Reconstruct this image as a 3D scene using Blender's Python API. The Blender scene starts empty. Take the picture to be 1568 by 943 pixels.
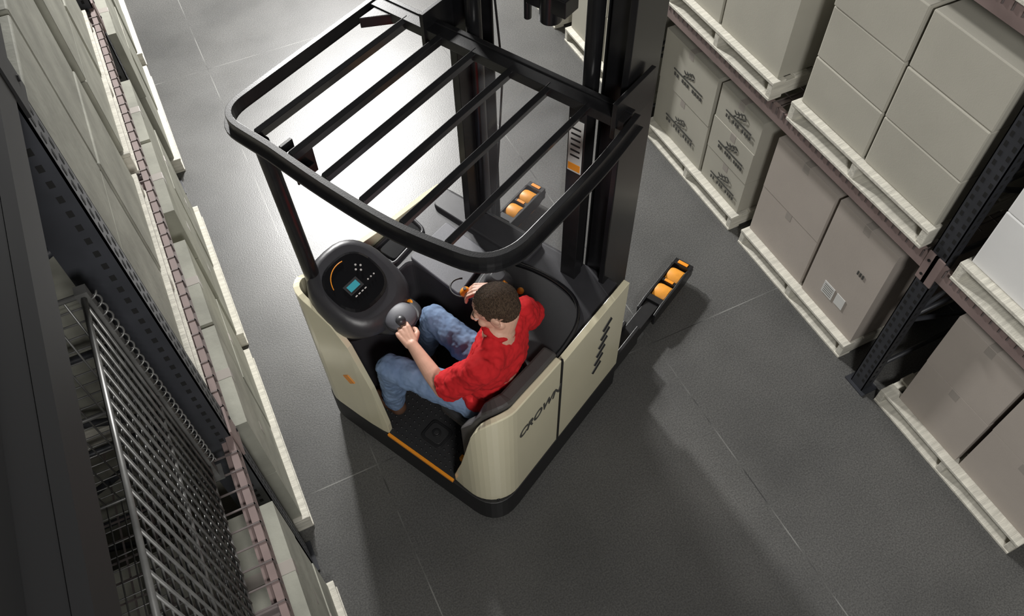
import bpy, bmesh, math, random
from mathutils import Vector, Matrix
random.seed(4)
S=bpy.context.scene
try:
    S.view_settings.view_transform='Standard'
except Exception: pass
V=Vector
# ------------------------------------------------------------ materials
def mat(name,col,rough=0.5,metal=0.0,var=0.0,vscale=8.0,bump=0.0,bscale=60.0,col2=None,coat=0.0,spec=0.5,stretch=None,trans=0.0,emit=None):
    m=bpy.data.materials.new(name);m.use_nodes=True
    nt=m.node_tree;b=nt.nodes['Principled BSDF']
    b.inputs['Roughness'].default_value=rough;b.inputs['Metallic'].default_value=metal
    b.inputs['Base Color'].default_value=(*col,1)
    b.inputs['Specular IOR Level'].default_value=spec
    b.inputs['Coat Weight'].default_value=coat
    b.inputs['Coat Roughness'].default_value=0.15
    if emit: 
        b.inputs['Emission Color'].default_value=(*emit[0],1);b.inputs['Emission Strength'].default_value=emit[1]
    tc=nt.nodes.new('ShaderNodeTexCoord')
    src=tc.outputs['Object']
    if stretch:
        mp=nt.nodes.new('ShaderNodeMapping');mp.inputs['Scale'].default_value=stretch
        nt.links.new(src,mp.inputs[0]);src=mp.outputs[0]
    if var>0 or col2:
        n=nt.nodes.new('ShaderNodeTexNoise');n.inputs['Scale'].default_value=vscale;n.inputs['Detail'].default_value=6
        nt.links.new(src,n.inputs['Vector'])
        r=nt.nodes.new('ShaderNodeValToRGB')
        c2=col2 if col2 else tuple(min(1,c*(1+var)) for c in col)
        c1=col if col2 else tuple(c*(1-var) for c in col)
        r.color_ramp.elements[0].position=0.3;r.color_ramp.elements[1].position=0.7
        r.color_ramp.elements[0].color=(*c1,1);r.color_ramp.elements[1].color=(*c2,1)
        nt.links.new(n.outputs['Fac'],r.inputs[0]);nt.links.new(r.outputs[0],b.inputs['Base Color'])
    if bump>0:
        n2=nt.nodes.new('ShaderNodeTexNoise');n2.inputs['Scale'].default_value=bscale;n2.inputs['Detail'].default_value=4
        nt.links.new(src,n2.inputs['Vector'])
        bp=nt.nodes.new('ShaderNodeBump');bp.inputs['Strength'].default_value=bump;bp.inputs['Distance'].default_value=0.01
        nt.links.new(n2.outputs['Fac'],bp.inputs['Height']);nt.links.new(bp.outputs[0],b.inputs['Normal'])
    if trans>0:
        b.inputs['Alpha'].default_value=1-trans
    return m
M={}
M['black']=mat('black_paint',(0.009,0.009,0.010),0.36,0,0.2,20,0.05,200,coat=0.2)
M['mast']=mat('mast_black',(0.007,0.007,0.008),0.3,0,0.2,10,coat=0.2)
M['skirt']=mat('skirt_black',(0.010,0.010,0.011),0.5,bump=0.08,bscale=300)
M['cream']=mat('cream_paint',(0.78,0.73,0.53),0.22,0,0.02,5,coat=0.6)
M['deck']=mat('charcoal_plastic',(0.040,0.040,0.045),0.36,0,0.08,10,0.08,500)
M['deck2']=mat('grey_plastic',(0.10,0.102,0.118),0.5,0,0.05,10,0.1,500)
M['rim']=mat('grey_padding',(0.070,0.066,0.064),0.5,0,0.05,10,0.1,400)
M['pad']=mat('black_padding',(0.024,0.024,0.026),0.5,bump=0.12,bscale=300)
M['mat']=mat('rubber_mat',(0.024,0.024,0.025),0.45,bump=0.1,bscale=200)
M['orange']=mat('orange_plastic',(0.85,0.30,0.02),0.4,0,0.04,10)
M['wheel']=mat('polyurethane_orange',(0.80,0.33,0.04),0.45,0,0.08,30)
M['chrome']=mat('steel_rod',(0.5,0.5,0.52),0.2,1.0)
M['glass']=mat('clear_guard',(0.5,0.52,0.55),0.05,0,spec=0.5,trans=0.9)
M['lcd']=mat('lcd',(0.05,0.33,0.40),0.3,emit=((0.05,0.4,0.5),0.06))
M['gloss']=mat('gloss_black',(0.006,0.006,0.007),0.15,coat=0.5)
M['white']=mat('white_print',(0.62,0.62,0.60),0.5)
M['red']=mat('red_cotton',(0.55,0.018,0.022),0.85,0,0.08,30,0.25,500,spec=0.2)
M['jeans']=mat('blue_denim',(0.15,0.225,0.37),0.85,0,0.0,14,0.35,600,col2=(0.22,0.31,0.47),spec=0.2)
M['skin']=mat('skin',(0.64,0.37,0.27),0.5,0,0.07,30,0.08,300)
M['hair']=mat('brown_hair',(0.026,0.016,0.011),0.65,0,0,200,1.0,260,col2=(0.115,0.075,0.048),stretch=(1,1,0.35),spec=0.25)
M['shoe']=mat('brown_leather',(0.10,0.05,0.03),0.5,0,0.2,30)
M['eye']=mat('eye_white',(0.7,0.68,0.65),0.3)
M['iris']=mat('iris',(0.05,0.07,0.09),0.2)
M['lip']=mat('lips',(0.5,0.2,0.16),0.5)
M['card']=mat('cardboard',(0.41,0.395,0.34),0.85,0,0.05,3,0.05,150,spec=0.2)
M['cardB']=mat('cardboard_brown',(0.41,0.368,0.33),0.85,0,0.05,3,0.05,150,spec=0.2)
M['cardW']=mat('white_carton',(0.70,0.70,0.69),0.8,0,0.04,3,0.03,100,spec=0.2)
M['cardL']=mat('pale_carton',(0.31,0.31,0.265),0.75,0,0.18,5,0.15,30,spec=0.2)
M['tape']=mat('tape',(0.33,0.30,0.27),0.4)
M['gap']=mat('dark_gap',(0.012,0.012,0.012),0.9)
M['ink']=mat('print_ink',(0.05,0.05,0.045),0.8)
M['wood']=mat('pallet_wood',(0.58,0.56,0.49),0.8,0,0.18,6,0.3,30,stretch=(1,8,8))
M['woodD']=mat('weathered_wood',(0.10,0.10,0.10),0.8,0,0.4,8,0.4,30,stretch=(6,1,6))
M['beam']=mat('beam_paint',(0.22,0.165,0.155),0.5,0,0.12,8)
M['upr']=mat('upright_paint',(0.030,0.032,0.038),0.45,0,0.15,8)
M['bblk']=mat('black_beam_and_blocker',(0.006,0.006,0.0065),0.55)  # upper beam, plus the added board and blocks that darken the left rack
M['hole']=mat('slot_dark',(0.002,0.002,0.002),0.9)
M['wire']=mat('galvanised_wire',(0.20,0.17,0.165),0.45,0.5,0.15,10)
M['wireD']=mat('dark_wire',(0.17,0.17,0.165),0.4,0.5,0.3,14)

def floor_mat():
    m=bpy.data.materials.new('polished_concrete');m.use_nodes=True
    nt=m.node_tree;b=nt.nodes['Principled BSDF'];L=nt.links
    tc=nt.nodes.new('ShaderNodeTexCoord')
    def noise(s,d=8):
        n=nt.nodes.new('ShaderNodeTexNoise');n.inputs['Scale'].default_value=s;n.inputs['Detail'].default_value=d
        L.new(tc.outputs['Object'],n.inputs['Vector']);return n
    n1=noise(1.3);n2=noise(120,2)
    r=nt.nodes.new('ShaderNodeValToRGB');r.color_ramp.elements[0].position=0.3;r.color_ramp.elements[1].position=0.72
    r.color_ramp.elements[0].color=(0.068,0.068,0.067,1);r.color_ramp.elements[1].color=(0.108,0.107,0.104,1)
    L.new(n1.outputs[0],r.inputs[0])
    r2=nt.nodes.new('ShaderNodeValToRGB');r2.color_ramp.elements[0].position=0.35;r2.color_ramp.elements[1].position=0.7
    r2.color_ramp.elements[0].color=(0.72,0.72,0.72,1);r2.color_ramp.elements[1].color=(1.3,1.3,1.28,1)
    L.new(n2.outputs[0],r2.inputs[0])
    mx=nt.nodes.new('ShaderNodeMix');mx.data_type='RGBA';mx.blend_type='MULTIPLY';mx.inputs[0].default_value=1
    L.new(r.outputs[0],mx.inputs[6]);L.new(r2.outputs[0],mx.inputs[7])
    sep=nt.nodes.new('ShaderNodeSeparateXYZ');L.new(tc.outputs['Object'],sep.inputs[0])
    def math_(op,a,bv=None):
        n=nt.nodes.new('ShaderNodeMath');n.operation=op
        if isinstance(a,(int,float)): n.inputs[0].default_value=a
        else: L.new(a,n.inputs[0])
        if bv is not None:
            if isinstance(bv,(int,float)): n.inputs[1].default_value=bv
            else: L.new(bv,n.inputs[1])
        return n.outputs[0]
    def joint(axis,x0,s,w):
        t=math_('ADD',axis,-x0+s/2+s*50);t=math_('MODULO',t,s);t=math_('SUBTRACT',t,s/2);t=math_('ABSOLUTE',t)
        return math_('LESS_THAN',t,w)
    j=math_('MAXIMUM',joint(sep.outputs[0],0.14,1.82,0.003),joint(sep.outputs[1],2.13,3.9,0.003))
    n3=noise(2.2,3);rj=nt.nodes.new('ShaderNodeValToRGB');rj.color_ramp.elements[0].position=0.42;rj.color_ramp.elements[1].position=0.58
    rj.color_ramp.elements[0].color=(0.04,0.04,0.04,1);rj.color_ramp.elements[1].color=(0.20,0.20,0.19,1);L.new(n3.outputs[0],rj.inputs[0])
    mx2=nt.nodes.new('ShaderNodeMix');mx2.data_type='RGBA'
    L.new(j,mx2.inputs[0]);L.new(mx.outputs[2],mx2.inputs[6]);L.new(rj.outputs[0],mx2.inputs[7])
    L.new(mx2.outputs[2],b.inputs['Base Color'])
    rr=nt.nodes.new('ShaderNodeMapRange');rr.inputs['To Min'].default_value=0.28;rr.inputs['To Max'].default_value=0.42
    L.new(noise(3).outputs[0],rr.inputs[0]);L.new(rr.outputs[0],b.inputs['Roughness'])
    bp=nt.nodes.new('ShaderNodeBump');bp.inputs['Strength'].default_value=0.06;bp.inputs['Distance'].default_value=0.01
    L.new(n2.outputs[0],bp.inputs['Height']);L.new(bp.outputs[0],b.inputs['Normal'])
    return m

# ------------------------------------------------------------ mesh builder
class B:
    def __init__(s,name,mats,parent=None,off=(0,0,0),bevel=0.0,smooth=False):
        s.vs=[];s.fs=[];s.fm=[];s.fsm=[];s.name=name;s.mats=mats;s.parent=parent;s.off=V(off);s.bevel=bevel;s.smooth=smooth
    def add(s,verts,faces,m=0,sm=False):
        o=len(s.vs);s.vs+=[tuple(v) for v in verts]
        for i,f in enumerate(faces):
            s.fs.append([k+o for k in f]);s.fm.append(m[i] if isinstance(m,list) else m);s.fsm.append(sm[i] if isinstance(sm,list) else sm)
    def box(s,lo,hi,m=0,rot=None):
        a=[min(p,q) for p,q in zip(lo,hi)];b=[max(p,q) for p,q in zip(lo,hi)]
        vs=[(x,y,z) for z in(a[2],b[2]) for y in(a[1],b[1]) for x in(a[0],b[0])]
        if rot:
            c=V([(p+q)/2 for p,q in zip(a,b)]);R=rot.to_3x3();vs=[c+R@(V(v)-c) for v in vs]
        s.add(vs,[(0,2,3,1),(4,5,7,6),(0,1,5,4),(2,6,7,3),(0,4,6,2),(1,3,7,5)],m)
    def cyl(s,p0,p1,r0,r1=None,m=0,n=24):
        if r1 is None:r1=r0
        p0=V(p0);p1=V(p1);q=(p1-p0).to_track_quat('Z','Y')
        u=q@V((1,0,0));w=q@V((0,1,0));vs=[]
        for p,r in((p0,r0),(p1,r1)):
            for i in range(n):
                t=2*math.pi*i/n;vs.append(p+u*(math.cos(t)*r)+w*(math.sin(t)*r))
        fs=[(i,(i+1)%n,n+(i+1)%n,n+i) for i in range(n)]+[tuple(range(n))[::-1],tuple(range(n,2*n))]
        s.add(vs,fs,m,[True]*n+[False]*2)
    def ell(s,c,r,m=0,rot=None,u=24,v=16):
        if isinstance(r,(int,float)): r=(r,r,r)
        c=V(c);R=rot.to_3x3() if rot else Matrix.Identity(3);vs=[]
        for j in range(1,v):
            ph=math.pi*j/v
            for i in range(u):
                t=2*math.pi*i/u;vs.append(c+R@V((r[0]*math.sin(ph)*math.cos(t),r[1]*math.sin(ph)*math.sin(t),r[2]*math.cos(ph))))
        top=len(vs);vs.append(c+R@V((0,0,r[2])));vs.append(c-R@V((0,0,r[2])))
        fs=[]
        for j in range(v-2):
            for i in range(u):
                fs.append((j*u+i,(j+1)*u+i,(j+1)*u+(i+1)%u,j*u+(i+1)%u))
        for i in range(u):
            fs.append((top,i,(i+1)%u));fs.append((top+1,(v-2)*u+(i+1)%u,(v-2)*u+i))
        s.add(vs,fs,m,True)
    def prism(s,poly,z0,z1,m=0):
        n=len(poly);vs=[(x,y,z0) for x,y in poly]+[(x,y,z1) for x,y in poly]
        s.add(vs,[tuple(range(n))[::-1],tuple(range(n,2*n))]+[(i,(i+1)%n,n+(i+1)%n,n+i) for i in range(n)],m)
    def loft(s,rings,m=0,cap=True,smooth=True):
        n=len(rings[0]);vs=[p for r in rings for p in r];fs=[];k=len(rings)
        for j in range(k-1):
            for i in range(n): fs.append((j*n+i,j*n+(i+1)%n,(j+1)*n+(i+1)%n,(j+1)*n+i))
        sm=[smooth]*len(fs)
        if cap: fs+=[tuple(range(n))[::-1],tuple(range((k-1)*n,k*n))];sm+=[False,False]
        s.add(vs,fs,m,sm)
    def wall(s,path,z0,z1,t,m=0):
        n=len(path)
        if not isinstance(z0,(list,tuple)): z0=[z0]*n
        if not isinstance(z1,(list,tuple)): z1=[z1]*n
        rings=[]
        for i,p in enumerate(path):
            p=V(p);a=V(path[i-1]) if i>0 else p;b=V(path[i+1]) if i<n-1 else p
            d=(b-a).normalized();q=p+V((-d.y,d.x))*t
            rings.append([(p.x,p.y,z0[i]),(p.x,p.y,z1[i]),(q.x,q.y,z1[i]),(q.x,q.y,z0[i])])
        s.loft(rings,m,smooth=False)
    def tube(s,pts,r,m=0,n=10,closed=False):
        pts=[V(p) for p in pts];k=len(pts);rings=[]
        rr=r if isinstance(r,(list,tuple)) else [r]*k
        for i,p in enumerate(pts):
            a=pts[(i-1)%k] if (closed or i>0) else p
            b=pts[(i+1)%k] if (closed or i<k-1) else p
            d=(b-a).normalized();up=V((0,0,1)) if abs(d.z)<0.95 else V((1,0,0))
            u=d.cross(up).normalized();w=u.cross(d)
            rings.append([p+(u*math.cos(2*math.pi*j/n)+w*math.sin(2*math.pi*j/n))*rr[i] for j in range(n)])
        if closed: rings.append(rings[0])
        s.loft(rings,m,cap=not closed)
    def done(s):
        me=bpy.data.meshes.new(s.name)
        me.from_pydata([(a-s.off.x,b-s.off.y,c-s.off.z) for a,b,c in s.vs],[],s.fs)
        me.polygons.foreach_set('material_index',s.fm)
        me.polygons.foreach_set('use_smooth',[True]*len(s.fs) if s.smooth else s.fsm)
        bm=bmesh.new();bm.from_mesh(me);bmesh.ops.recalc_face_normals(bm,faces=bm.faces);bm.to_mesh(me);bm.free()
        for k in s.mats: me.materials.append(M[k])
        ob=bpy.data.objects.new(s.name,me);bpy.context.collection.objects.link(ob)
        if s.bevel>0:
            md=ob.modifiers.new('bevel','BEVEL');md.width=s.bevel;md.segments=2;md.limit_method='ANGLE';md.angle_limit=math.radians(40)
        if s.parent: ob.parent=s.parent
        return ob
def rnd(pts,r,n=6):
    out=[];k=len(pts)
    for i,p in enumerate(pts):
        rr=r[i] if isinstance(r,(list,tuple)) else r
        p=V(p);a=V(pts[i-1]);b=V(pts[(i+1)%k])
        if rr<=0: out.append(tuple(p));continue
        s0=p+(a-p).normalized()*rr;s1=p+(b-p).normalized()*rr
        for j in range(n+1):
            t=j/n;out.append(tuple(s0*(1-t)**2+p*2*t*(1-t)+s1*t*t))
    return out
def spline(pts,n=6):
    pts=[V(p) for p in pts];out=[];P=[pts[0]]+pts+[pts[-1]]
    for i in range(1,len(P)-2):
        for j in range(n):
            t=j/n;a,b,c,d=P[i-1],P[i],P[i+1],P[i+2]
            out.append(0.5*((2*b)+(c-a)*t+(2*a-5*b+4*c-d)*t*t+(3*b-a-3*c+d)*t**3))
    out.append(pts[-1]);return out

# ------------------------------------------------------------ floor
b=B('floor',['gap']);b.box((-14,-8,-0.1),(16,22,0.0));fl=b.done();fl.data.materials.clear();fl.data.materials.append(floor_mat())

# ------------------------------------------------------------ racks
def rack(name,xf,dr,ys,levels,top,depth=1.07,tick=0.05,plain=(),fl=0.075,W=0.09):
    o=B(name,['upr','beam','hole','wire','bblk'])
    def X(d): return xf+dr*d
    for y in ys:
        for d0 in (0,depth-0.08):
            o.box((X(d0),y-W/2,0.0),(X(d0+0.006),y+W/2,top))
            o.box((X(d0),y-W/2,0.0),(X(d0+fl),y-W/2+0.005,top))
            o.box((X(d0),y+W/2-0.005,0.0),(X(d0+fl),y+W/2,top))
            o.box((X(d0-0.02),y-W/2-0.03,0.0),(X(d0+0.1),y+W/2+0.03,0.008))
            z=0.08
            while z<top:
                for e in(-0.022,0.022):
                    o.box((X(d0-0.0012),y+e-0.007,z),(X(d0+0.001),y+e+0.007,z+0.026),2)
                o.box((X(d0+0.03),y-W/2-0.001,z),(X(d0+0.045),y-W/2+0.001,z+0.022),2)
                o.box((X(d0+0.03),y+W/2-0.001,z),(X(d0+0.045),y+W/2+0.001,z+0.022),2)
                z+=0.052
        z=0.15;k=0
        while z<top-0.5:
            a=X(0.04);c=X(depth-0.04)
            o.cyl((a if k%2 else c,y,z),(c if k%2 else a,y,z+0.5),0.014,m=0,n=8)
            o.cyl((a,y,z),(c,y,z),0.014,m=0,n=8)
            z+=0.5;k+=1
    for z1 in levels:
        pl=z1 in plain
        pm=4 if pl else 1
        for ya,yb in zip(ys,ys[1:]):
            for d0 in (0.0,depth-0.05):
                o.box((X(d0-0.004),ya+W/2,z1-0.10),(X(d0+0.045),yb-W/2,z1-0.03),pm)
                o.box((X(d0-0.004),ya+W/2,z1-0.03),(X(d0+0.022),yb-W/2,z1),pm)
                for yy0,yy1 in((ya+W/2-0.055,ya+W/2+0.004),(yb-W/2-0.004,yb-W/2+0.055)):
                    o.box((X(d0-0.010),yy0,z1-0.16),(X(d0-0.001),yy1,z1+0.03),pm)
                for zz in(-0.12,-0.02):
                    o.cyl((X(d0-0.014),ya+W/2-0.02,z1+zz),(X(d0-0.008),ya+W/2-0.02,z1+zz),0.008,m=2,n=8)
            if pl:
                # black board added in place of the wires to darken the rack below
                o.box((X(0.024),ya+W/2+0.01,z1-0.028),(X(depth-0.03),yb-W/2-0.01,z1-0.002),4)
                continue
            y=ya+W/2+0.03
            while y<yb-W/2-0.02:
                o.box((X(-0.008),y-0.0028,z1-0.003),(X(depth),y+0.0028,z1+0.003),3)
                o.box((X(-0.010),y-0.0028,z1-0.045),(X(-0.004),y+0.0028,z1+0.003),3)
                y+=tick
            d=0.0
            while d<depth:
                o.box((X(d),ya+W/2,z1-0.007),(X(d+0.006),yb-W/2,z1-0.002),3);d+=0.11
            for q in (0.25,0.5,0.75):
                yy=ya+(yb-ya)*q
                o.box((X(0.0),yy-0.02,z1-0.033),(X(depth-0.02),yy+0.02,z1-0.008),3)
    return o.done()
rack('pallet_rack',2.87,1,[-3.75,-1.22,1.33,3.86,6.39,8.92,11.4],[1.18,2.42,3.66],4.2)
rack('pallet_rack',-0.36,-1,[-4.0,-1.2,1.79,4.8,7.8,10.8],[1.50,3.20],3.55,tick=0.075,plain=(3.20,),fl=0.13,W=0.11)

def pallet(x0,dr,y0,y1,z,depth=1.15,wood='wood'):
    o=B('wooden_pallet',[wood],bevel=0.003)
    def X(d): return x0+dr*d
    for i in range(3):
        y=y0+(y1-y0-0.04)*i/2
        o.box((X(0.005),y,z+0.018),(X(depth-0.005),y+0.04,z+0.105))
    for i in range(8):
        d=(depth-0.09)*i/7
        j=random.uniform(-0.004,0.004)
        o.box((X(d),y0+j,z+0.105),(X(d+0.09),y1+j,z+0.125))
    for i in (0,3.5,7):
        d=(depth-0.09)*i/7
        o.box((X(d),y0,z),(X(d+0.09),y1,z+0.018))
    return o.done()
def stack(x0,dr,cols,z,m,depth=1.05,tape=True,extra=None,name='cardboard_box_stack'):
    o=B(name,[m,'tape','gap','ink','white'],bevel=0.006)
    for (y0,y1,hs,nx) in cols:
        zz=z
        for h in hs:
            for i in range(nx):
                d0=depth*i/nx;d1=depth*(i+1)/nx
                j=random.uniform(0,0.008);jy=random.uniform(-0.002,0.002)
                a=x0+dr*(d0+j);c=x0+dr*(d1-0.004)
                o.box((a,y0+0.003+jy,zz+0.001),(c,y1-0.003+jy,zz+h-0.002),0)
                if tape:
                    o.box((a-dr*0.001,(y0+y1)/2-0.025,zz+h-0.06),(a+dr*0.001,(y0+y1)/2+0.025,zz+h-0.004),1)
                    o.box((a,(y0+y1)/2-0.025,zz+h-0.0025),(c,(y0+y1)/2+0.025,zz+h-0.001),1)
            zz+=h
    if extra: extra(o)
    return o.done()
P=0.126
def printA(o):
    x=2.948
    for (y0,y1,zb) in ((3.17,3.72,0.126),(3.17,3.72,0.52),(2.68,3.12,0.126),(2.68,3.12,0.40),(2.68,3.12,0.66)):
        yc=(y0+y1)/2;w=(y1-y0)
        zc=zb+0.20 if w>0.5 else zb+0.14
        R=Matrix.Rotation(1.0,4,'X')
        o.box((x-0.001,yc-0.004,zc-0.01),(x+0.002,yc+0.004,zc+0.07),3,rot=R)
        for k in range(4):
            for sg in(-1,1):
                cy=yc-0.045+k*0.03
                o.ell((x+0.0005,cy,zc+0.03-0.01*k+sg*0.014),(0.002,0.018,0.006),3,rot=Matrix.Rotation(sg*0.7,4,'X'),u=10,v=6)
        o.box((x-0.001,yc-w*0.3,zc-0.035),(x+0.002,yc+w*0.3,zc-0.025),3)
        for k in range(11):
            if k in(4,8):continue
            yy=yc-w*0.3+k*w*0.055
            o.box((x-0.001,yy,zc-0.075),(x+0.002,yy+w*0.03,zc-0.05),3)
pallet(2.90,1,2.68,3.78,0)
stack(2.95,1,[(3.16,3.76,[0.395,0.395],2),(2.70,3.13,[0.27,0.26,0.255],2)],P,'card',extra=printA)
def printB(o):
    x=2.948
    o.box((x-0.001,1.78,0.26),(x+0.002,1.87,0.36),4);o.box((x-0.001,1.69,0.27),(x+0.002,1.76,0.36),4)
    for k in range(5): o.box((x-0.002,1.79,0.275+k*0.016),(x+0.001,1.86,0.279+k*0.016),3)
    for k in range(3):
        o.box((x-0.001,1.66+0.02*k,0.60),(x+0.002,1.67+0.02*k,0.63),3)
pallet(2.90,1,1.53,2.57,0)
stack(2.95,1,[(2.03,2.56,[0.40,0.40],2),(1.54,2.005,[0.80],2)],P,'cardB',extra=printB)
pallet(2.90,1,0.18,1.21,0)
stack(2.95,1,[(0.68,1.12,[0.40,0.41],2),(0.20,0.66,[0.40,0.41],2)],P,'cardB')
pallet(2.90,1,-1.02,0.05,0)
stack(2.95,1,[(-0.46,0.02,[0.38,0.4],2),(-1.0,-0.48,[0.38,0.4],2)],P,'card')
for y in (3.98,5.2,6.55,7.75,9.1,10.2):
    pallet(2.90,1,y,y+1.05,0)
    stack(2.95,1,[(y+0.02,y+0.52,[0.4,0.4],2),(y+0.53,y+1.03,[0.4,0.4],2)],P,'card')
z=1.186
pallet(2.84,1,1.42,2.46,z)
stack(2.88,1,[(1.43,1.93,[0.29]*3,3),(1.945,2.44,[0.29]*3,3)],z+P,'card',tape=False)
pallet(2.84,1,2.62,3.68,z)
stack(2.88,1,[(2.64,3.18,[0.62],2),(3.2,3.66,[0.4,0.3],2)],z+P,'card')
pallet(2.84,1,0.20,1.22,z)
stack(2.88,1,[(0.70,1.20,[0.34,0.34],2),(0.22,0.69,[0.34,0.34],2)],z+P,'cardW',tape=False)
for y in (-1.1,3.98,5.2,6.55,7.75):
    pallet(2.84,1,y,y+1.05,z)
    stack(2.88,1,[(y+0.02,y+0.52,[0.35,0.35],2),(y+0.53,y+1.03,[0.35,0.35],2)],z+P,'card')
z=2.426
for y in (0.2,1.45,2.65,3.98):
    pallet(2.84,1,y,y+1.03,z)
    stack(2.88,1,[(y+0.02,y+0.5,[0.4,0.4],2),(y+0.51,y+1.01,[0.4,0.4],2)],z+P,'cardB')
# left rack
for i,y in enumerate((-1.0,0.4,1.95,3.25,4.95,6.3,8.0,9.3)):
    pallet(-0.29,-1,y,y+1.18,0)
    hs=[0.36,0.36,0.38] if i%2 else [0.55,0.5]
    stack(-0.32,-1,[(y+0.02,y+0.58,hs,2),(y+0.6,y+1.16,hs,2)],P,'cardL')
z=1.506
for i,y in enumerate((1.90,3.28,4.95,6.3,8.0,9.3)):
    pallet(-0.385,-1,y,y+1.24,z,depth=1.0)
    hs=[0.6,0.62] if i%2==0 else [0.4,0.4,0.36]
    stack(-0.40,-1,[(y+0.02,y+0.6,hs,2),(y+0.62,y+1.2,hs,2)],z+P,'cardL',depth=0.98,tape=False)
z=3.206
for y in (-2.4,-1.0,0.35):  # black blocks added, mostly out of view, to keep the rack interior dark
    o=B('shade_blocker_load',['bblk'],bevel=0.02)
    o.box((-0.43,y,z+0.001),(-1.40,y+1.2,z+0.10));o.box((-0.45,y+0.02,z+0.10),(-1.38,y+0.6,z+0.62));o.box((-0.45,y+0.615,z+0.10),(-1.38,y+1.18,z+0.60))
    for k in range(5): o.box((-0.447,y+0.01,z+0.16+k*0.09),(-1.383,y+1.19,z+0.165+k*0.09))
    o.done()
for y in (1.95,3.28,4.95):
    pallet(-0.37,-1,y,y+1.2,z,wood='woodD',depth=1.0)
    stack(-0.46,-1,[(y+0.02,y+0.6,[0.5],2),(y+0.62,y+1.18,[0.5],2)],z+P,'cardB',depth=0.95,tape=False)
def basket(x0,x1,y0,y1,z0,z1):
    o=B('wire_mesh_container',['wireD'])
    g=0.05;r=0.0030
    def wv(p0,p1,rr=r):o.cyl(p0,p1,rr,n=6)
    def fr(a,b_,s=g):
        n=max(1,round((b_-a)/s));return [a+(b_-a)*i/n for i in range(n+1)]
    for X in(x0,x1):
        for y in fr(y0,y1): wv((X+0.006,y,z0),(X+0.006,y,z1),0.0046)
        for z in fr(z0,z1,0.06): wv((X,y0,z),(X,y1,z))
    for Yy in(y0,y1):
        for x in fr(x1,x0): wv((x,Yy,z0),(x,Yy,z1))
        for z in fr(z0,z1): wv((x0,Yy+0.005,z),(x1,Yy+0.005,z))
    for y in fr(y0,y1): wv((x0,y,z0),(x1,y,z0))
    for x in fr(x1,x0): wv((x,y0,z0),(x,y1,z0))
    for zz in(z0,z1,(z0+z1)/2):
        for a,c in(((x0,y0),(x0,y1)),((x0,y1),(x1,y1)),((x1,y1),(x1,y0)),((x1,y0),(x0,y0))):
            wv((*a,zz),(*c,zz),0.008)
    for a in((x0,y0),(x0,y1),(x1,y0),(x1,y1)):
        o.box((a[0]-0.015,a[1]-0.015,z0-0.085),(a[0]+0.015,a[1]+0.015,z1+0.02))
        o.box((a[0]-0.03,a[1]-0.03,z0-0.09),(a[0]+0.03,a[1]+0.03,z0-0.08))
    pts=[];n=400
    for i in range(n+1):
        t=i/n;an=t*2*math.pi*28
        pts.append((x0+0.018+0.014*math.cos(an),y1+0.014*math.sin(an),z0+(z1-z0)*t))
    o.tube(pts,0.003,n=5)
    return o.done()
basket(-0.45,-1.25,0.42,1.60,1.60,2.60)

# ------------------------------------------------------------ reach truck
TH=math.radians(27);C=V((1.75,1.70,0))
def truck_empty(name):
    e=bpy.data.objects.new(name,None);bpy.context.collection.objects.link(e)
    e.location=Matrix.Rotation(TH,3,'Z')@C;e.rotation_euler=(0,0,TH);e.empty_display_size=0.2
    return e
T=truck_empty('reach_truck')
def TB(name,mats,bevel=0.004,smooth=False): return B(name,mats,T,C,bevel,smooth)
foot=rnd([(1.19,1.045),(2.32,1.045),(2.32,2.31),(1.19,2.31)],[0.17,0.03,0.05,0.16],8)
o=TB('chassis_skirt',['skirt','black'],0.006)
o.prism(foot,0.04,0.24)
o.box((1.6,1.12,0.0),(2.2,2.2,0.05),1)
o.done()
def arc(c,r,a0,a1,n=10): return [(c[0]+r*math.cos(math.radians(a0+(a1-a0)*i/n)),c[1]+r*math.sin(math.radians(a0+(a1-a0)*i/n))) for i in range(n+1)]
o=TB('rear_side_panel',['cream'],0.006)
path=[(1.718,1.05),(1.60,1.05),(1.48,1.05)]+arc((1.37,1.22),0.17,-90,-180,10)+[(1.203,1.28),(1.21,1.345)]
z1=[1.04,1.05,1.065,1.075,1.08,1.085,1.085,1.08,1.07,1.05,1.02,0.97,0.90,0.78,0.52,0.30]
path=path[:len(z1)]
o.wall(path,0.24,z1,-0.035);o.done()
o=TB('front_side_panel',['cream','skirt'],0.006)
o.box((1.728,1.05,0.24),(2.315,1.085,1.0))
for i in range(6):
    a=2.07+i*0.012;z=0.50+i*0.066
    o.box((a-0.042,1.046,z),(a+0.042,1.052,z+0.036),1,rot=Matrix.Rotation(math.radians(-28),4,'Y'))
o.box((1.722,1.047,0.06),(1.728,1.06,1.04),1)
o.box((1.719,1.044,0.24),(1.727,1.06,1.03),1)
o.done()
cu=bpy.data.curves.new('side_lettering','FONT');cu.body='CROWN';cu.size=0.085;cu.extrude=0.0015;cu.offset=0.0015;cu.align_x='CENTER';cu.align_y='CENTER';cu.shear=0.3
cu.materials.append(M['ink']);t=bpy.data.objects.new('side_lettering',cu);bpy.context.collection.objects.link(t);t.parent=T
t.location=V((1.545,1.048,0.80))-C;t.rotation_euler=(math.radians(90),0,0)
o=TB('left_side_panel',['cream','orange'],0.006)
pl=[(1.205,1.80),(1.198,1.84),(1.192,1.92),(1.19,2.0),(1.19,2.10)]+arc((1.34,2.16),0.15,180,90,8)+[(1.6,2.31),(1.9,2.31),(2.2,2.305),(2.31,2.30)]
zl=[0.32,0.68,1.0,1.12,1.17]+[1.19,1.2,1.2,1.2,1.19,1.18,1.17,1.15,1.13]+[1.06,1.0,0.97,0.95]
o.wall(pl,[0.24]*len(pl),zl,-0.03)
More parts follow.
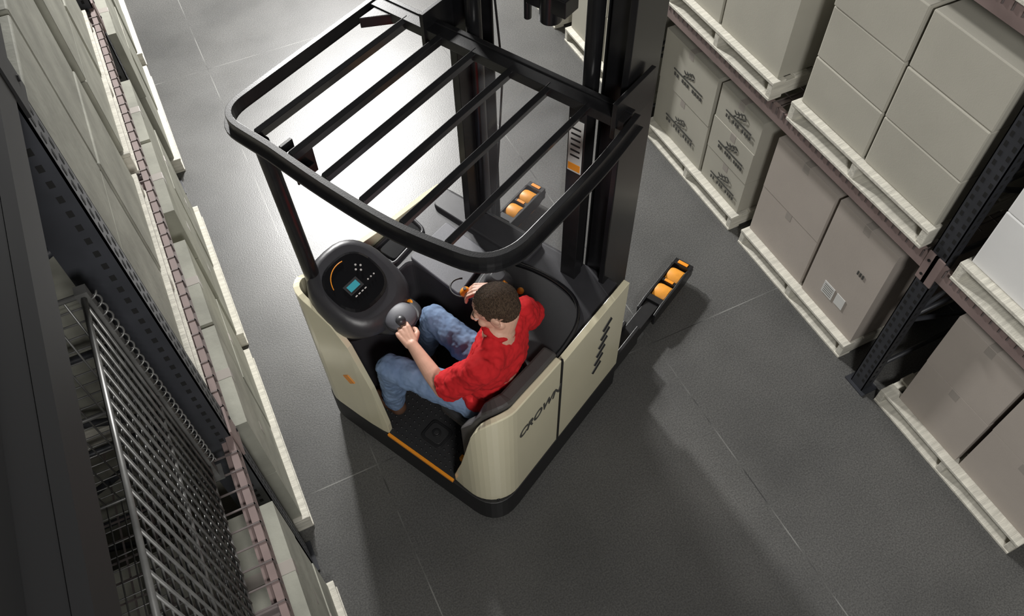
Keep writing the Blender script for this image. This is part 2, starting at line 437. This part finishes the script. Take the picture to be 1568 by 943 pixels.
o.box((1.186,1.96,0.62),(1.190,2.02,0.68),1,rot=Matrix.Rotation(math.radians(45),4,'X'))
o.done()
o=TB('compartment_floor',['mat','skirt','orange'],0.003)
o.box((1.205,1.34,0.235),(1.80,2.06,0.252))
o.box((1.25,1.09,0.235),(1.80,1.35,0.252))
for i in range(13):
    for j in range(20):
        a=1.235+i*0.034;bb=1.36+j*0.034
        if 1.27<a<1.43 and 1.50<bb<1.67: continue
        o.ell((a,bb,0.252),(0.007,0.007,0.005),0,u=8,v=6)
o.prism(rnd([(1.285,1.515),(1.415,1.515),(1.415,1.655),(1.285,1.655)],0.03,5),0.252,0.262,1)
o.prism(rnd([(1.30,1.53),(1.40,1.53),(1.40,1.64),(1.30,1.64)],0.025,5),0.262,0.268,0)
o.cyl((1.35,1.585,0.266),(1.35,1.585,0.275),0.025,m=1)
o.cyl((1.35,1.585,0.274),(1.35,1.585,0.278),0.014,m=0)
o.box((1.188,1.345,0.236),(1.204,1.80,0.256),2)
o.box((1.30,1.355,0.262),(1.325,1.385,0.30),2)
o.done()
o=TB('power_unit_hood',['deck','deck2','pad','gloss'],0.02)
o.prism(rnd([(1.79,1.085),(2.31,1.085),(2.31,2.28),(1.225,2.28),(1.225,2.05),(1.79,2.05)],[0.02,0.05,0.08,0.08,0.02,0.04],5),0.24,0.965,0)
o.done()
o=TB('hood_trim',['deck','deck2','pad','gloss'],0.006)
o.prism(rnd([(1.76,1.70),(2.06,1.74),(2.10,2.06),(1.80,2.06)],0.02,4),0.96,0.985,1)
o.prism(rnd([(1.74,2.11),(1.98,2.13),(2.0,2.23),(1.74,2.23)],0.03,4),0.96,0.975,3)
o.prism(rnd([(2.12,1.55),(2.28,1.55),(2.28,2.2),(2.15,2.2)],0.03,4),0.96,0.99,0)
o.tube([(x,y,0.972) for x,y in rnd([(1.71,2.10),(1.99,2.12),(2.02,2.25),(1.71,2.25)],0.04,5)],0.010,0,closed=True)
pad=[(1.60,1.10),(1.80,1.095),(1.98,1.13),(2.07,1.25),(2.09,1.45),(2.05,1.62),(1.97,1.68),(1.80,1.62),(1.78,1.35),(1.62,1.2)]
sp=[tuple(p) for p in spline([V((*q,0)) for q in pad+[pad[0]]],5)]
o.prism([(p[0],p[1]) for p in sp[:-1]],0.90,0.995,2)
o.tube([(p[0],p[1],0.985) for p in spline([V((1.66,1.115,0)),V((1.82,1.11,0)),V((1.99,1.145,0)),V((2.09,1.25,0)),V((2.11,1.45,0)),V((2.06,1.66,0)),V((1.97,1.72,0))],6)],0.012,3)
o.done()
o=TB('back_rest',['rim'],0.015)
path=[(1.73,1.085),(1.60,1.085),(1.48,1.085)]+arc((1.39,1.225),0.14,-90,-180,8)+[(1.25,1.30)]
zt=[1.055,1.065,1.08,1.09,1.10,1.10,1.10,1.09,1.075,1.05,1.0,0.93,0.8]
o.wall(path[:len(zt)],[0.25]*len(zt),zt,-0.075)
o.done()
o=TB('seat',['pad','deck'],0.02)
o.prism(rnd([(1.31,1.16),(1.74,1.16),(1.72,1.52),(1.33,1.52)],0.06,6),0.63,0.70)
o.box((1.45,1.2,0.25),(1.6,1.35,0.64),1)
o.done()
o=TB('instrument_console',['deck','gloss','lcd','orange','white','pad'],0.0)
def ring(cx,cy,rx,ry,z,sl=0,sla=0,n=32,p=2.6):
    out=[]
    for i in range(n):
        t=2*math.pi*i/n;c=math.cos(t);s_=math.sin(t)
        x=math.copysign(abs(c)**(2/p),c)*rx;y=math.copysign(abs(s_)**(2/p),s_)*ry
        out.append((cx+x,cy+y,z+y*sl+x*sla))
    return out
sl=0.45
o.loft([ring(1.43,2.10,0.19,0.16,0.90),ring(1.42,2.06,0.205,0.19,1.00),ring(1.41,2.03,0.215,0.215,1.10,0.2),ring(1.405,2.00,0.21,0.215,1.19,sl),ring(1.40,1.995,0.19,0.195,1.235,sl),ring(1.40,1.995,0.16,0.165,1.245,sl)],0)
o.loft([ring(1.39,2.00,0.140,0.125,1.240,sl),ring(1.39,2.00,0.140,0.125,1.252,sl),ring(1.39,2.00,0.13,0.115,1.256,sl)],1,smooth=False)
Rt=Matrix.Rotation(math.atan(sl),4,'X')
def on(a,bb,dz=0.260): return (a,bb,1.0*dz+1.0+(bb-2.0)*sl)
def plate(a,bb,w,h,m,rz=0,t=0.004):
    c=V(on(a,bb));R=Rt@Matrix.Rotation(rz,4,'Z')
    o.box(c-V((w/2,h/2,t/2)),c+V((w/2,h/2,t/2)),m,rot=R)
plate(1.365,1.985,0.085,0.055,5,0.0);plate(1.365,1.985,0.060,0.032,2,0.0,0.007)
pts=[on(1.39+0.108*math.cos(math.radians(a)),2.0+0.098*math.sin(math.radians(a))) for a in range(75,166,8)]
o.tube(pts,0.0025,3,n=6)
for da,db in ((0,0.016),(0,-0.016),(0.016,0),(-0.016,0)): 
    c=on(1.45+da,2.03+db);o.cyl(c,(c[0],c[1]-0.002,c[2]+0.003),0.005,m=4,n=12)
for k in range(4): plate(1.34+k*0.020,1.945,0.011,0.005,4)
for k in range(3):
    c=on(1.44+k*0.02,1.965);o.cyl(c,(c[0],c[1]-0.002,c[2]+0.003),0.004,m=4,n=10)
o.loft([ring(1.45,1.93,0.12,0.10,0.98),ring(1.45,1.86,0.12,0.12,1.05),ring(1.44,1.80,0.105,0.10,1.10),ring(1.43,1.775,0.08,0.08,1.115)],0)
o.cyl((1.52,1.80,1.10),(1.52,1.797,1.112),0.014,m=3,n=16)
o.done()
o=TB('steering_tiller',['deck','deck2'],0.0)
o.cyl((1.42,1.765,1.10),(1.42,1.765,1.135),0.075,0.08,0,32)
o.ell((1.42,1.765,1.135),(0.078,0.078,0.03),1,u=32)
o.cyl((1.385,1.725,1.135),(1.385,1.725,1.17),0.016,m=0,n=16)
o.ell((1.385,1.725,1.175),(0.024,0.024,0.02),0)
o.done()
o=TB('control_handle',['deck','orange','pad','chrome'],0.0)
o.loft([ring(1.90,1.56,0.075,0.075,0.97),ring(1.90,1.555,0.07,0.07,1.05),ring(1.895,1.555,0.055,0.055,1.10),ring(1.89,1.55,0.03,0.03,1.125)],0)
o.loft([ring(1.86,1.52,0.045,0.035,1.06),ring(1.86,1.52,0.046,0.036,1.09),ring(1.86,1.52,0.03,0.02,1.115)],1)
o.tube([(1.86,1.53,1.08),(1.80,1.56,1.10),(1.73,1.60,1.115)],[0.022,0.02,0.02],0)
o.ell((1.715,1.615,1.125),(0.028,0.022,0.024),1)
o.cyl((1.715,1.615,1.145),(1.715,1.615,1.153),0.008,m=2,n=12)
o.tube([(1.74+0.055*math.cos(t*0.3),1.655+0.06*math.sin(t*0.3),1.10) for t in range(2,17)],0.005,2,n=6)
o.ell((1.95,1.46,1.0),(0.018,0.018,0.02),1)
o.done()
o=TB('overhead_guard',['black','white','orange','hole'],0.004)
gp=[(1.27,2.10),(1.252,1.80),(1.25,1.50),(1.275,1.29),(1.31,1.15),(1.40,1.085),(1.56,1.075),(1.90,1.075),(2.20,1.095)]
gp=[tuple(p)[:2] for p in spline([V((*q,0)) for q in gp],5)]
gl=rnd([(1.27,2.10),(1.275,2.385),(2.20,2.40)],[0,0.11,0],8)
path=gl[::-1]+gp[1:]
o.wall(path,2.088,2.15,-0.026)
o.wall(path,2.088,2.098,-0.044)
def gfront(b):
    return min(path,key=lambda p:abs(p[1]-b)+(0 if p[0]<1.6 else 5))[0]
for bb in (2.215,2.02,1.84,1.65,1.465,1.28):
    o.box((gfront(bb)+0.01,bb-0.012,2.080),(2.16,bb+0.012,2.145),0,rot=Matrix.Rotation(math.radians(24),4,'X'))
o.box((2.13,1.10,2.10),(2.21,2.40,2.145))
o.box((2.19,1.10,2.04),(2.215,2.40,2.15))
o.prism([(2.03,2.37),(2.14,2.37),(2.14,2.27)],2.09,2.14)
o.cyl((1.285,2.15,1.05),(1.285,2.20,2.09),0.036,0.034,0,20)
o.cyl((1.285,2.148,1.05),(1.285,2.148,1.10),0.05,0.04,0,20)
o.box((1.262,2.118,1.17),(1.30,2.112,1.23),1)
o.box((1.245,2.13,1.165),(1.252,2.165,1.225),1)
o.box((1.30,2.10,2.06),(1.36,2.115,2.10));o.box((1.29,2.03,1.99),(1.38,2.10,2.0))
o.box((1.30,2.06,1.92),(1.41,2.068,2.09))
o.box((2.19,1.30,0.96),(2.25,1.385,2.10))
o.box((2.186,1.308,1.70),(2.191,1.378,1.99),1);o.box((2.184,1.312,1.71),(2.188,1.374,1.75),2)
for k in range(6): o.box((2.184,1.318,1.79+k*0.03),(2.188,1.366,1.80+k*0.03),0)
o.box((2.17,1.95,0.96),(2.25,1.99,2.10))
for bb in(1.13,2.08):
    o.box((2.12,bb,2.05),(2.40,bb+0.02,2.22))
o.done()
o=TB('mast',['mast','chrome','black'],0.004)
def column(b0,b1,sgn):
    o.box((2.31,b0,0.08),(2.325,b1,3.35));o.box((2.46,b0,0.08),(2.475,b1,3.35))
    w0,w1=(b0,b0+0.018) if sgn>0 else (b1-0.018,b1)
    o.box((2.31,w0,0.08),(2.475,w1,3.35))
    i0,i1=(b0+0.03,b1+0.03) if sgn>0 else (b0-0.03,b1-0.03)
    o.box((2.335,i0,0.12),(2.347,i1,3.30),2);o.box((2.44,i0,0.12),(2.452,i1,3.30),2)
    w0,w1=(i0,i0+0.015) if sgn>0 else (i1-0.015,i1)
    o.box((2.335,w0,0.12),(2.452,w1,3.30),2)
column(1.20,1.30,1);column(2.00,2.10,-1)
o.cyl((2.285,1.35,0.9),(2.285,1.35,2.7),0.035,m=0);o.cyl((2.285,1.35,2.7),(2.285,1.35,3.3),0.022,m=1)
o.cyl((2.285,1.945,0.9),(2.285,1.945,2.7),0.035,m=0);o.cyl((2.285,1.945,2.7),(2.285,1.945,3.3),0.022,m=1)
for z in(0.25,2.42,3.28):
    o.box((2.44,1.21,z),(2.48,2.09,z+0.11))
o.box((2.30,1.21,0.10),(2.48,2.09,0.30))
o.cyl((2.50,1.70,2.14),(2.50,1.70,3.3),0.05,m=0);o.cyl((2.50,1.82,2.10),(2.50,1.82,3.2),0.018,m=0)
o.box((2.46,1.60,2.2),(2.56,1.80,2.28))
o.prism([(2.25,1.165),(2.50,1.165),(2.50,1.195),(2.25,1.195)],0.5,2.9)
o.tube([(2.33,1.92,0.9),(2.34,1.88,1.4),(2.34,1.84,1.9),(2.36,1.90,2.4),(2.36,1.93,3.2)],0.005,2)
o.done()
o=TB('fork_carriage',['mast'],0.004)
for z in(2.95,3.25): o.box((2.56,1.33,z),(2.60,2.0,z+0.08))
o.box((2.50,1.42,2.93),(2.56,1.46,3.34));o.box((2.50,1.88,2.93),(2.56,1.92,3.34))
for bb in(1.45,1.78):
    o.box((2.60,bb,2.85),(2.64,bb+0.1,3.35));o.box((2.60,bb,2.82),(3.65,bb+0.1,2.855))
o.done()
o=TB('clear_guard_panel',['glass'],0)
o.box((2.262,1.38,1.0),(2.266,1.94,2.08));o.done()
def outrig(b0,b1):
    o=TB('outrigger',['black','wheel','skirt','orange'],0.004)
    o.box((2.25,b0+0.025,0.05),(2.90,b1-0.02,0.135),0)
    o.box((2.30,b0+0.01,0.05),(2.62,b0+0.03,0.22),0);o.box((2.30,b1-0.03,0.05),(2.62,b1-0.01,0.20),0)
    for y0,y1 in((b0,b0+0.016),(b1-0.016,b1)):
        pts=[(2.80,0.045),(3.20,0.045),(3.26,0.07),(3.28,0.11),(3.26,0.14),(3.20,0.155),(2.88,0.155),(2.80,0.135)]
        vs=[(x,y0,z) for x,z in pts]+[(x,y1,z) for x,z in pts]
        o.add(vs,[tuple(range(8)),tuple(range(8,16))[::-1]]+[(i,(i+1)%8,8+(i+1)%8,8+i) for i in range(8)],0)
    o.box((3.225,b0,0.06),(3.27,b1,0.15));o.box((2.88,b0,0.09),(2.925,b1,0.152))
    o.box((3.06,b0+0.01,0.11),(3.085,b1-0.01,0.15))
    o.box((3.235,b0+0.03,0.15),(3.26,b1-0.03,0.156),3);o.box((3.062,b0+0.035,0.15),(3.083,b1-0.035,0.154),3)
    for a in(2.995,3.15):
        o.cyl((a,b0+0.02,0.078),(a,b1-0.02,0.078),0.077,m=1,n=32)
        o.cyl((a,b0+0.016,0.078),(a,b1-0.016,0.078),0.03,m=2,n=16)
    return o.done()
outrig(1.065,1.195);outrig(2.225,2.355)

# ------------------------------------------------------------ operator
PE=truck_empty('forklift_operator')
def capsule(o,p0,p1,r0,r1):
    p0=V(p0);p1=V(p1)
    o.cyl(p0,p1,r0,r1,n=20);o.ell(p0,r0,u=20,v=12);o.ell(p1,r1,u=20,v=12)
def remesh(o,vox,smooth=4,disp=None):
    ob=o.done()
    md=ob.modifiers.new('r','REMESH');md.mode='VOXEL';md.voxel_size=vox;md.use_smooth_shade=True
    if smooth:
        s=ob.modifiers.new('s','SMOOTH');s.factor=0.5;s.iterations=smooth
    if disp:
        for (size,st) in disp:
            tx=bpy.data.textures.new(o.name+'_t','CLOUDS');tx.noise_scale=size;tx.noise_depth=2
            d=ob.modifiers.new('d','DISPLACE');d.texture=tx;d.strength=st;d.mid_level=0.5;d.texture_coords='LOCAL'
    return ob
def PB(name,mats): return B(name,mats,PE,C,0,True)
J=dict(pel=(1.51,1.33,0.80),wst=(1.51,1.27,0.97),chest=(1.50,1.245,1.17),nb=(1.495,1.235,1.38),
 shR=(1.655,1.24,1.335),shL=(1.325,1.20,1.335),elR=(1.80,1.30,1.10),elL=(1.255,1.375,1.085),
 wrR=(1.795,1.515,1.145),wrL=(1.325,1.605,1.150),hpR=(1.60,1.34,0.80),hpL=(1.42,1.34,0.80),
 knR=(1.635,1.77,0.87),knL=(1.29,1.76,0.85),anR=(1.66,1.90,0.44),anL=(1.335,1.86,0.36))
J={k:V(v) for k,v in J.items()}
HC=V((1.512,1.265,1.510))
yaw=math.radians(126)-math.pi/2
HM=Matrix.Translation(HC)@Matrix.Rotation(yaw,4,'Z')@Matrix.Rotation(math.radians(-20),4,'X')
HR=HM.to_3x3().to_4x4()
def H(p): return HM@V(p)
skin=PB('body',['skin'])
def he(c,r,o=None,rot=None): (o or skin).ell(H(c),r,rot=HR@(rot or Matrix.Identity(4)))
def hc(a,b_,r0,r1,o=None): capsule(o or skin,H(a),H(b_),r0,r1)
he((0,-.012,.03),(.076,.095,.085));he((0,.028,-.03),(.060,.062,.085));he((0,.035,-.078),(.046,.050,.034))
hc((-.012,.078,-.094),(.012,.078,-.094),.017,.017)
hc((0,.088,.006),(0,.108,-.030),.008,.013);hc((-.012,.098,-.034),(.012,.098,-.034),.009,.009)
hc((-.036,.070,.020),(.036,.070,.020),.014,.014)
for s_ in(-1,1):
    he((s_*.036,.060,-.028),(.024,.024,.022))
    hc((s_*.040,.030,-.080),(s_*.055,-.01,-.05),.018,.020)
    he((s_*.081,-.006,.0),(.009,.020,.033),rot=Matrix.Rotation(s_*0.25,4,'Z'))
    he((s_*.084,-.012,.012),(.009,.018,.018),rot=Matrix.Rotation(s_*0.35,4,'Z'))
hc((-.018,.086,-.060),(.018,.086,-.060),.008,.008);hc((-.014,.084,-.070),(.014,.084,-.070),.008,.008)
capsule(skin,H((0,-.030,-.055)),J['nb'],.056,.062)
capsule(skin,J['nb'],J['chest'],.07,.10)
capsule(skin,J['shR']*0.85+J['nb']*0.15-V((0,0,.01)),J['shL']*0.85+J['nb']*0.15-V((0,0,.01)),.05,.05)
capsule(skin,J['chest'],J['pel'],.10,.10)
for s_ in 'RL':
    capsule(skin,J['sh'+s_],J['el'+s_],.050,.040)
    mid=J['el'+s_].lerp(J['wr'+s_],0.35)
    capsule(skin,J['el'+s_],mid,.040,.041);capsule(skin,mid,J['wr'+s_],.041,.027)
    capsule(skin,J['hp'+s_],J['kn'+s_],.075,.055);capsule(skin,J['kn'+s_],J['an'+s_],.05,.035)
def hand(w,f,n,thumb_side,curls,tc=0.6):
    f=V(f).normalized();n=V(n);n=(n-f*n.dot(f)).normalized();s_=f.cross(n)
    if s_.dot(V(thumb_side))<0: s_=-s_
    w=V(w)
    offs=[.030,.010,-.010,-.029];L=[.072,.080,.074,.058];ks=[.086,.090,.086,.078]
    skin.ell(w+f*.05+n*.004,(.034,.045,.018),rot=Matrix((s_,f,n)).transposed().to_4x4())
    for i in range(4):
        k=w+f*ks[i]+s_*offs[i]
        capsule(skin,w+f*.012+s_*offs[i]*.55,k,.017,.0115)
        p=k;ang=0.0;fd=(f+s_*offs[i]*1.6).normalized()
        for ph,(fr,rr0,rr1) in enumerate(((.46,.0105,.0092),(.30,.0092,.0085),(.24,.0085,.0075))):
            ang+=curls[i][ph]
            d=fd*math.cos(ang)+n*math.sin(ang)
            q=p+d*L[i]*fr;capsule(skin,p,q,rr0,rr1);p=q
    t0=w+f*.022+s_*.022+n*.008
    t1=t0+(f*.62+s_*.65+n*.45).normalized()*.042
    t2=t1+(f*.9+s_*.12+n*tc).normalized()*.032
    t3=t2+(f*.85-s_*.35+n*tc).normalized()*.024
    capsule(skin,t0,t1,.017,.0125);capsule(skin,t1,t2,.0125,.0105);capsule(skin,t2,t3,.0105,.009)
hand(J['wrL'],(.30,.86,.18),(.25,.1,-1),(1,-.3,0),[(.6,.9,.5),(.7,.95,.5),(.8,1.0,.5),(.9,1.0,.5)])
hand(J['wrR'],(-.62,.66,.02),(-.25,.1,-1),(-1,-.6,0),[(.35,.8,.4),(.5,.9,.5),(.65,.95,.5),(.75,1.0,.5)])
remesh(skin,0.0035,2)
o=PB('eyes',['eye','iris','hair','lip'])
for s_ in(-1,1):
    o.ell(H((s_*.030,.079,.002)),.0115,0);o.ell(H((s_*.029,.0875,.001)),.0052,1,u=12,v=8)
    o.tube([H((s_*.016,.0865,.022)),H((s_*.030,.0875,.026)),H((s_*.046,.078,.021))],[.0035,.004,.003],2,n=8)
o.tube([H((-.02,.0925,-.065)),H((0,.0955,-.0645)),H((.02,.0925,-.065))],.0022,3,n=8)
o.done()
o=PB('hair',['hair'])
he((0,-.021,.042),(.0800,.097,.081),o);he((0,-.045,-.008),(.068,.064,.062),o)
for s_ in(-1,1): he((s_*.066,-.004,.026),(.0135,.032,.030),o)
remesh(o,0.0028,2,[(0.0055,0.006)])
o=PB('tshirt',['red'])
for (c,r) in (((1.505,1.290,1.02),(.165,.115,.16)),((1.50,1.250,1.18),(.175,.112,.16)),((1.495,1.235,1.29),(.165,.100,.09)),((1.51,1.325,0.86),(.165,.13,.09))):
    o.ell(c,r)
capsule(o,J['shR'],J['shL'],.064,.064)
capsule(o,V((1.57,1.24,1.365)),V((1.42,1.225,1.365)),.045,.045)
for s_ in 'RL':
    e=J['sh'+s_].lerp(J['el'+s_],0.82)
    o.ell(J['sh'+s_],.070);o.cyl(J['sh'+s_],e,.069,.075,n=24)
ax=(H((0,-.03,-.055))-J['nb']).normalized();cc=J['nb']+ax*.012
q=ax.to_track_quat('Z','Y')
o.tube([cc+q@V((.066*math.cos(t*math.pi/12),.066*math.sin(t*math.pi/12),0)) for t in range(24)],.011,closed=True)
remesh(o,0.005,3,[(0.08,0.036),(0.03,0.009)])
o=PB('jeans',['jeans'])
o.ell((1.51,1.34,0.80),(.175,.135,.098))
for s_ in 'RL':
    capsule(o,J['hp'+s_],J['kn'+s_],.092,.069);capsule(o,J['kn'+s_],J['kn'+s_].lerp(J['an'+s_],.4),.068,.064)
    o.cyl(J['kn'+s_].lerp(J['an'+s_],.35),J['an'+s_],.064,.058,n=24)
remesh(o,0.005,3,[(0.07,0.024),(0.03,0.007)])
o=PB('shoes',['shoe','white'])
for s_ in 'RL':
    a=J['an'+s_];zf=0.262
    a0=V((a.x,a.y,max(a.z-.03,.33)))
    capsule(o,a0,V((a.x,a.y-.02,zf+.045)),.045,.045)
    capsule(o,V((a.x,a.y-.02,zf+.042)),V((a.x-.01,a.y+.12,zf+.038)),.042,.038)
remesh(o,0.006,3)

# ------------------------------------------------------------ camera
cd=bpy.data.cameras.new('camera');cam=bpy.data.objects.new('camera',cd);bpy.context.collection.objects.link(cam)
cd.sensor_width=36;cd.lens=36*1252/1568;cd.clip_start=0.02
r=V((0.896893,-0.442038,-0.013626));u=V((0.366288,0.725225,0.582993));bk=r.cross(u)
cam.matrix_world=Matrix.Translation((0,0,4.25))@Matrix((r,u,bk)).transposed().to_4x4()
S.camera=cam
# ------------------------------------------------------------ lights
def area(name,loc,tgt,sx,sy,e,col=(1,1,1)):
    l=bpy.data.lights.new(name,'AREA');l.shape='RECTANGLE';l.size=sx;l.size_y=sy;l.energy=e;l.color=col
    ob=bpy.data.objects.new(name,l);bpy.context.collection.objects.link(ob);ob.location=loc
    ob.rotation_euler=(V(tgt)-V(loc)).to_track_quat('-Z','Y').to_euler();return ob
area('warehouse_light_far',(1.25,8.8,5.0),(1.4,2.3,0),0.4,0.4,620,(1,0.985,0.96))
area('warehouse_light_rear',(2.4,10.0,4.5),(1.4,5.0,0),1.2,1.4,470,(1,0.985,0.96))
area('warehouse_light_near',(0.1,-1.5,4.4),(2.9,1.6,0.9),0.7,0.7,138,(1,0.98,0.945))
w=bpy.data.worlds.new('world');S.world=w;w.use_nodes=True
w.node_tree.nodes['Background'].inputs[0].default_value=(0.95,0.97,1,1);w.node_tree.nodes['Background'].inputs[1].default_value=0.035
